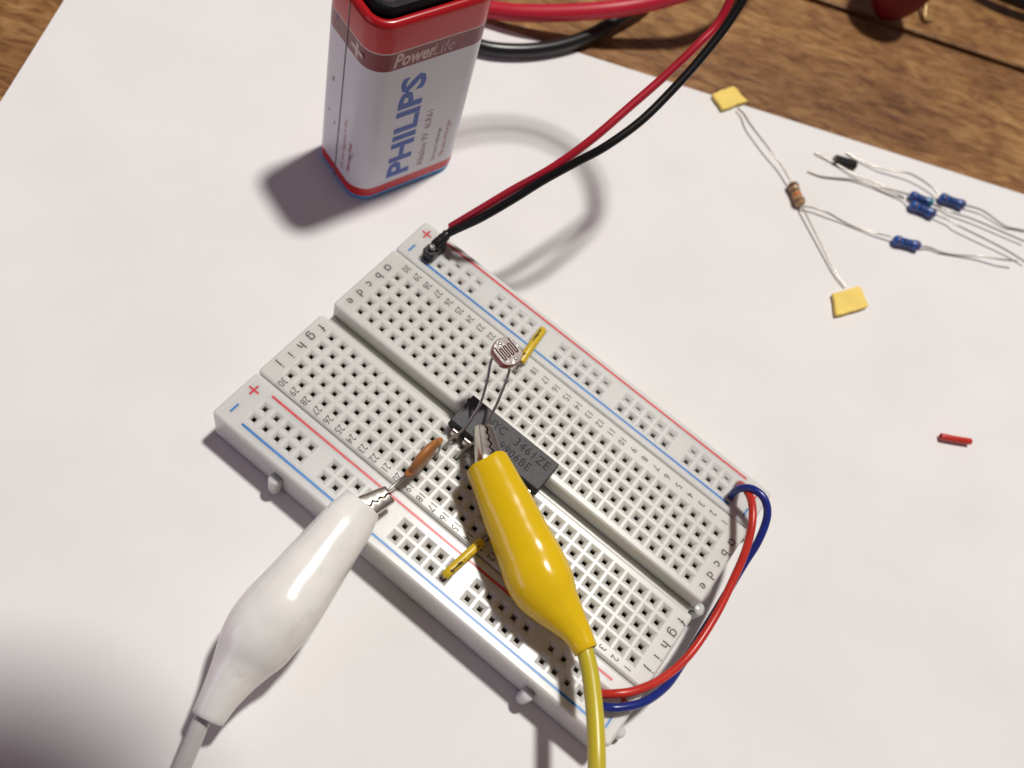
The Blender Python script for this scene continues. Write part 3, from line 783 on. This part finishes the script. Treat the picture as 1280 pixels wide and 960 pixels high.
staple('short yellow jumper from the far rail beside the photoresistor', (31.09, 51.6), (32.36, 41.4), 9.6)
staple('short yellow jumper from the near rail to beneath the yellow clip', (46.33, 3.5), (47.6, 13.38), 9.6)
for key, lab, m in (('redj', 'thin red jumper wire bridging the two rails round the board end', 'red_jumper'), ('bluej', 'thin blue jumper wire bridging the two rails below the red one', 'blue_jumper')):
    t = thing('jumper_wire', lab, 'jumper wire', 'jumper wires bridging the rails')
    tube('insulation', G[key], 0.70, M[m], t, seg=14, sub=10)

# ------------------------------------------------------------------ nine volt battery
YA = math.radians(-18); BW, BL = 16.4, 25.0
bat = thing('battery', 'white and red nine volt block battery standing on the paper', 'battery', None, (-19.2, 67.1, 0), YA)
ringz = [(0.05, 0.5, 5), (0.35, 0.12, 5), (1.5, 0, 5), (1.52, 0, 1), (3.85, 0, 1), (3.87, 0, 0), (35.3, 0, 0), (35.32, 0, 3), (39.1, 0, 3), (39.12, 0, 4), (39.4, 0, 4), (39.42, 0, 1), (44.4, 0, 1), (44.75, 0.06, 2), (45.3, 0.35, 2), (45.55, 0.85, 2), (45.5, 1.35, 2), (45.1, 1.6, 6)]
rings = [[(x, y, z) for x, y in rrect(BW - 2 * i, BL - 2 * i, 4.2 - i, 8)] for z, i, _ in ringz]
mats = []
for k in range(len(ringz) - 1): mats.append(ringz[k][2] if ringz[k][2] == ringz[k + 1][2] or ringz[k + 1][0] - ringz[k][0] < 0.05 else ringz[k + 1][2])
mats = [5, 5, 1, 1, 0, 0, 3, 3, 4, 4, 1, 1, 2, 2, 2, 2, 6]
mb = MB(); mb.loft(rings, mats=mats)
cas = mb.build('casing', [M['bat_white'], M['bat_red'], M['bat_redtop'], M['bat_maroon'], M['bat_pale'], M['bat_blue'], M['black_pl']], bat)
autosmooth(cas, 60)
FX = BW / 2 + 0.02; FY = -BL / 2 - 0.02
def onx(y, z, xd, yd): return basis(xd, yd, (FX, y, z))
text('brand_lettering', 'PHILIPS', 6.9, M['bat_ink'], bat, onx(-0.9, 5.0, (0, 0, 1), (0, -1, 0)), align='LEFT', alignv='BOTTOM_BASELINE', bold=0.24, sx=1.25, space=1.0)
text('lettering', 'Power', 4.1, M['bat_pale'], bat, onx(-8.3, 35.95, (0, 1, 0), (0, 0, 1)), align='LEFT', alignv='BOTTOM_BASELINE', bold=0.12, shear=0.22, sx=0.76)
text('lettering', 'Life', 4.0, M['bat_pale'], bat, onx(-0.6, 35.95, (0, 1, 0), (0, 0, 1)), align='LEFT', alignv='BOTTOM_BASELINE', bold=-0.06, shear=0.22, sx=0.82)
text('lettering', 'Alkaline 9V  6LR61', 2.15, M['bat_brownink'], bat, onx(2.6, 5.6, (0, 0, 1), (0, -1, 0)), align='LEFT', alignv='BOTTOM_BASELINE', sx=0.98)
text('lettering', 'Do not recharge', 1.55, M['bat_brownink'], bat, onx(5.6, 5.5, (0, 0, 1), (0, -1, 0)), align='LEFT', alignv='BOTTOM_BASELINE', sx=0.92)
text('lettering', 'Ne pas recharger', 1.55, M['bat_redink'], bat, onx(7.5, 6.0, (0, 0, 1), (0, -1, 0)), align='LEFT', alignv='BOTTOM_BASELINE', sx=0.98)
def ony(x, z, xd, yd): return basis(xd, yd, (x, FY, z))
text('lettering', 'Do not dispose in fire', 1.65, M['bat_redink'], bat, ony(2.9, 5.4, (0, 0, 1), (-1, 0, 0)), align='LEFT', alignv='BOTTOM_BASELINE', sx=0.95)
text('lettering', 'Mercury free', 1.65, M['bat_redink'], bat, ony(5.0, 6.6, (0, 0, 1), (-1, 0, 0)), align='LEFT', alignv='BOTTOM_BASELINE', sx=0.95)
mb = MB(); mb.box(1.6, 5.2, FY - 0.03, FY + 0.015, 36.85, 37.65); mb.box(3.0, 3.8, FY - 0.03, FY + 0.015, 35.75, 36.85); mb.box(3.0, 3.8, FY - 0.03, FY + 0.015, 37.65, 38.75)
mb.build('plus_mark', M['bat_pale'], bat)
mb = MB(); mb.box(0.05, 0.33, FY - 0.07, FY + 0.015, 0.6, 44.3)
mb.build('wrapper_seam', M['bat_seam'], bat)
for (x, z, w, h) in ((-2.9, 24.5, 0.22, 0.5), (-3.2, 38.5, 0.15, 0.6), (4.9, 11.2, 0.16, 0.5), (5.4, 12.6, 0.16, 0.2), (-1.4, 14.5, 0.15, 0.35), (-3.6, 16.0, 0.2, 0.2)):
    mb = MB(); mb.box(x - w, x + w, FY - 0.02, FY + 0.015, z - h, z + h)
    mb.build('scuff', M['bat_seam'], bat)

# ------------------------------------------------------------------ battery snap with its two wires and the two pin header
sn = thing('battery_snap_lead', 'black battery snap with red and black wires looping to a two pin header', 'battery lead')
def bl(x, y): return (-19.2 + x * math.cos(YA) - y * math.sin(YA), 67.1 + x * math.sin(YA) + y * math.cos(YA))
rings = []
for z, i in ((45.2, 0.3), (45.4, 0), (46.6, 0), (47.1, 0.3), (47.3, 0.9)):
    rings.append([(*bl(x, y), z) for x, y in rrect(12.9 - 2 * i, 21.6 - 2 * i, 3.2 - i * 0.8, 6)])
mb = MB(); mb.loft(rings)
autosmooth(mb.build('snap_cap', M['black_pl'], sn), 40)
for y in (-6.3, 6.3):
    cx, cy = bl(3.0, -7.6) if y < 0 else bl(-0.6, y); mb = MB()
    pr = [(0.4, 46.9), (1.2, 47.0), (1.4, 47.5), (1.7, 47.75), (2.0, 47.65), (2.15, 47.2)]
    mb.loft([[(cx + r * math.cos(a), cy + r * math.sin(a), z) for a in [2 * math.pi * j / 28 for j in range(28)]] for r, z in pr], cap1=False)
    autosmooth(mb.build('rivet', M['nickel'], sn), 60)
redw = G['redw']
tube('black_wire', G['blackw'], 0.77, M['black_wire'], sn, seg=14, sub=10)
tube('red_wire', redw, 0.77, M['red_wire'], sn, seg=14, sub=10)
tube('bare_end', G['redlead'] + [(5.7, 51.7, 10.0)], 0.34, M['tin'], sn)
HU = 5.69
hd = None
for v in (49.1, 51.6):
    mb = MB(); i_ = 0
    rings = [[(HU + x * (1 - q), v + y * (1 - q), z) for x, y in ((1.25, -0.75), (1.25, 0.75), (0.75, 1.25), (-0.75, 1.25), (-1.25, 0.75), (-1.25, -0.75), (-0.75, -1.25), (0.75, -1.25))] for z, q in ((8.42, 0.02), (8.6, 0), (10.5, 0), (10.75, 0.12))]
    mb.loft(rings)
    h = mb.build('header_block', M['header'], sn)
    mb = MB(); mb.box(HU - 0.32, HU + 0.32, v - 0.32, v + 0.32, 6.5, 11.9)
    mb.build('header_pin', M['solder'], sn)
    mb = MB(); rr = random.Random(int(v))
    rings = []
    for k in range(7):
        a = math.pi * k / 6
        rings.append([(HU + 0.1 + 0.62 * math.sin(a) * math.cos(b_) + rr.uniform(-.06, .06), v + 0.25 + 0.7 * math.sin(a) * math.sin(b_) + rr.uniform(-.06, .06), 11.3 - 0.7 * math.cos(a)) for b_ in [2 * math.pi * j / 12 for j in range(12)]])
    mb.loft(rings)
    autosmooth(mb.build('solder_joint', M['solder'], sn), 60)
mb = MB(); rr = random.Random(3)
rings = []
for k in range(9):
    t = k / 8; c = Vector((HU, 49.3, 11.3)).lerp(Vector(G['blackw'][1]), t)
    rings.append([c + Vector((math.cos(b_), 0.3 * math.sin(b_), math.sin(b_))) * (0.95 + 0.15 * rr.uniform(-1, 1)) * (0.6 if k in (0, 8) else 1) for b_ in [2 * math.pi * j / 10 for j in range(10)]])
mb.loft(rings)
autosmooth(mb.build('wire_sleeve', M['header'], sn), 60)

# ------------------------------------------------------------------ loose resistors and scraps on the paper
def resistor(label, ends, leads, scheme, R_, group=None, mats=None):
    t = thing('resistor', label, 'resistor', group)
    A, B = Vector(ends[0]), Vector(ends[1]); ax = (B - A); Ln = ax.length; ax.normalize()
    pr = [(0, 0.35), (0.03, 0.72), (0.10, 0.97), (0.20, 1.0), (0.29, 0.90), (0.36, 0.84), (0.64, 0.84), (0.71, 0.90), (0.80, 1.0), (0.90, 0.97), (0.97, 0.72), (1, 0.35)]
    def rad(s):
        for (a, ra), (b, rb) in zip(pr[:-1], pr[1:]):
            if a <= s <= b: return ra + (rb - ra) * (s - a) / (b - a)
        return 0.35
    cuts = sorted(set([p[0] for p in pr] + [c for s in scheme for c in (s[0], s[1])]))
    s_ = ax.cross(Vector((0, 0, 1))).normalized(); u_ = s_.cross(ax)
    rings = [[A + ax * Ln * c + (s_ * math.cos(a) + u_ * math.sin(a)) * rad(c) * R_ for a in [2 * math.pi * j / 18 for j in range(18)]] for c in cuts]
    mi = []
    for a, b in zip(cuts[:-1], cuts[1:]):
        m_ = 0
        for s in scheme:
            if s[0] <= (a + b) / 2 <= s[1]: m_ = s[2]
        mi.append(m_)
    mb = MB(); mb.loft(rings, mats=mi)
    autosmooth(mb.build('body', mats, t), 45)
    for i, ld in enumerate(leads):
        st = A if i == 0 else B
        tube('lead', [st + ax * (0.5 if i == 0 else -0.5)] + list(ld), 0.215, M['tin'], t, seg=8, sub=6)
    return t
bm_ = [M['res_blue'], M['res_dark'], M['res_brown'], M['res_green']]
sch = [(0.14, 0.20, 2), (0.32, 0.40, 1), (0.46, 0.53, 1), (0.59, 0.66, 1), (0.80, 0.87, 2)]
g_ = 'blue resistors on the paper'
rv = lambda k: list(reversed(G[k]))
resistor('blue resistor lying alone, its lead reaching the brown resistor', G['b1'], [rv('b1l')[1:], G['b1r'][1:]], sch, 1.25, g_, bm_)
resistor('blue resistor nearest the wooden table, apart from the touching pair', G['b2'], [rv('b2l')[::-1][1:], G['b2r'][1:]] if False else [G['b2l'][1:], G['b2r'][1:]], sch, 1.25, g_, bm_)
resistor('blue resistor with a green band at the back of the touching pair', G['b3'], [G['b3l'][1:], G['b3r'][1:]], sch[:-1] + [(0.80, 0.90, 3)], 1.2, g_, bm_)
resistor('front blue resistor of the touching pair', G['b4'], [G['b4l'][1:], G['b4r'][1:]], sch, 1.3, g_, bm_)
tanm = [M['res_tan'], M['res_brown'], M['res_orange']]
tr_ = resistor('tan banded resistor with a yellow tape tab at each lead end', G['br'], [G['wu'][1:], G['wd'][1:]], [(0.10, 0.22, 1), (0.34, 0.43, 1), (0.50, 0.62, 2), (0.80, 0.88, 1)], 1.3, None, tanm)
def tab(c4, key):
    q = [Vector(p) for p in c4]; ring = []
    rr = random.Random(key)
    for a, b in zip(q, q[1:] + q[:1]):
        for k in range(5):
            p = a.lerp(b, k / 5); ring.append(p + Vector((rr.uniform(-.13, .13), rr.uniform(-.13, .13), rr.uniform(-.12, .12))))
    ctr = sum(q, Vector()) / 4
    mb = MB()
    mb.loft([[Vector((p.x, p.y, z + (p.z - 1.2) * f)) if True else p for p in [ctr + (p - ctr) * s for p in ring]] for z, s, f in ((0.45, 0.97, 0.5), (0.55, 1.0, 0.6), (1.15, 1.0, 1), (1.25, 0.975, 1))])
    mb.build('tape_tab', M['tape'], tr_)
tab(G['tape1'], 5); tab(G['tape2'], 9)

def scrap(name, label, cat, ends, R_, m, seg=16):
    A, B = Vector(ends[0]), Vector(ends[1]); d = (B - A).normalized()
    s_ = d.cross(Vector((0, 0, 1))).normalized(); u_ = s_.cross(d)
    def rg(p, r): return [p + (s_ * math.cos(2 * math.pi * j / seg) + u_ * math.sin(2 * math.pi * j / seg)) * r for j in range(seg)]
    mb = MB()
    mid = A.lerp(B, 0.5) + s_ * 0.08
    mb.loft([rg(A + d * 0.6, R_ * 0.5), rg(A, R_ * 0.5), rg(A, R_ * 0.94), rg(A + d * 0.15, R_), rg(mid, R_ * 0.98), rg(B - d * 0.15, R_), rg(B, R_ * 0.94), rg(B, R_ * 0.5), rg(B - d * 0.6, R_ * 0.5)])
    o = mb.build(name, m)
    autosmooth(o, 40)
    o['label'] = label; o['category'] = cat
    return o
scrap('insulation_scrap', 'short cut piece of red wire insulation alone on the paper', 'wire scrap', G['redp'], 0.72, M['red_jumper'])
bp_ = [Vector(p) for p in G['blackp']]
t = thing('pin_socket', 'small black ridged plastic piece under the resistor leads', 'plastic piece')
d = (bp_[1] - bp_[0]).normalized(); s_ = d.cross(Vector((0, 0, 1))); Ln = (bp_[1] - bp_[0]).length
for k in range(6):
    a = bp_[0] + d * (Ln * k / 6); b = bp_[0] + d * (Ln * (k + 0.86) / 6)
    mb = MB()
    mb.loft([[p + s_ * y + Vector((0, 0, z - 1.2)) for y, z in ((-0.95, 0.15), (0.95, 0.15), (1.05, 0.9), (0.8, 1.75), (-0.8, 1.75), (-1.05, 0.9))] for p in (a, b)])
    mb.build('ridge', M['header'], t)
mb = MB(); mb.loft([[p + s_ * y + Vector((0, 0, z - 1.2)) for y, z in ((-0.8, 0.25), (0.8, 0.25), (0.7, 1.5), (-0.7, 1.5))] for p in (bp_[0] + d * 0.05, bp_[1] - d * 0.2)])
mb.build('core', M['header'], t)

# ------------------------------------------------------------------ thick test leads behind the battery, things at the top edge
o = tube('test_lead', G['redc'], 2.0, M['red_cable'], seg=18, sub=10)
o['label'] = 'thick red test lead arching behind the battery'; o['category'] = 'cable'; o['group'] = 'thick test leads'
o = tube('test_lead', G['blackc'], 1.65, M['black_cable'], seg=18, sub=10)
o['label'] = 'thick black test lead lying over the paper edge behind the battery'; o['category'] = 'cable'; o['group'] = 'thick test leads'
o = tube('test_lead', G['tr'], 2.2, M['black_cable'], seg=18, sub=10)
o['label'] = 'black cable on the wood in the top right corner'; o['category'] = 'cable'; o['group'] = 'thick test leads'

kn = thing('clip_handle', 'dark red rounded plastic clip handle standing on the wood at the top edge', 'clip handle')
A = Vector((40.3, 202.5, 1.0)); B = Vector((38.0, 211, 30))
pr = [(0.0, 0.4), (0.03, 2.4), (0.10, 4.9), (0.22, 7.2), (0.40, 8.6), (0.6, 8.4), (0.8, 7.0), (1.0, 5.0)]
d = (B - A).normalized(); s_ = d.cross(Vector((0, 1, 0))).normalized(); u_ = s_.cross(d)
mb = MB(); mb.loft([[A + (B - A) * q + (s_ * math.cos(a) + u_ * math.sin(a)) * r for a in [2 * math.pi * j / 32 for j in range(32)]] for q, r in pr])
autosmooth(mb.build('grip', M['maroon_pl'], kn), 50)
tube('prong', [(44.5, 219.5, 6), (46.5, 219.0, 3), (49.3, 215.0, 0.7), (51.2, 216.6, 0.5)], 0.55, M['brass'], kn)

# ------------------------------------------------------------------ the phone that takes the picture; it shades the lower left corner
ph = thing('smartphone', 'dark smartphone held high above the breadboard, out of the frame', 'phone')
rgt = Vector([r[0] for r in CAM_ROT]); upv_ = Vector([r[1] for r in CAM_ROT]); bak = Vector([r[2] for r in CAM_ROT])
c0 = Vector(CAM_LOC) + bak * 8
PHX, PHY = -20, 60
def pp(a, b, c): return c0 + rgt * a + upv_ * b + bak * c
rings = [[pp(x, y, z) for x, y in rrect(138 - 2 * i, 67 - 2 * i, 20, 8, PHX, PHY)] for z, i in ((0, 1.2), (0.6, 0.2), (3.5, 0), (6.4, 0.2), (7, 1.2))]
mb = MB(); mb.loft(rings)
autosmooth(mb.build('case', M['phone'], ph), 40)
mb = MB(); mb.loft([[pp(x, y, z) for x, y in rrect(132, 61, 18, 8, PHX, PHY)] for z in (7.02, 7.1)])
mb.build('glass', M['black_wire'], ph)
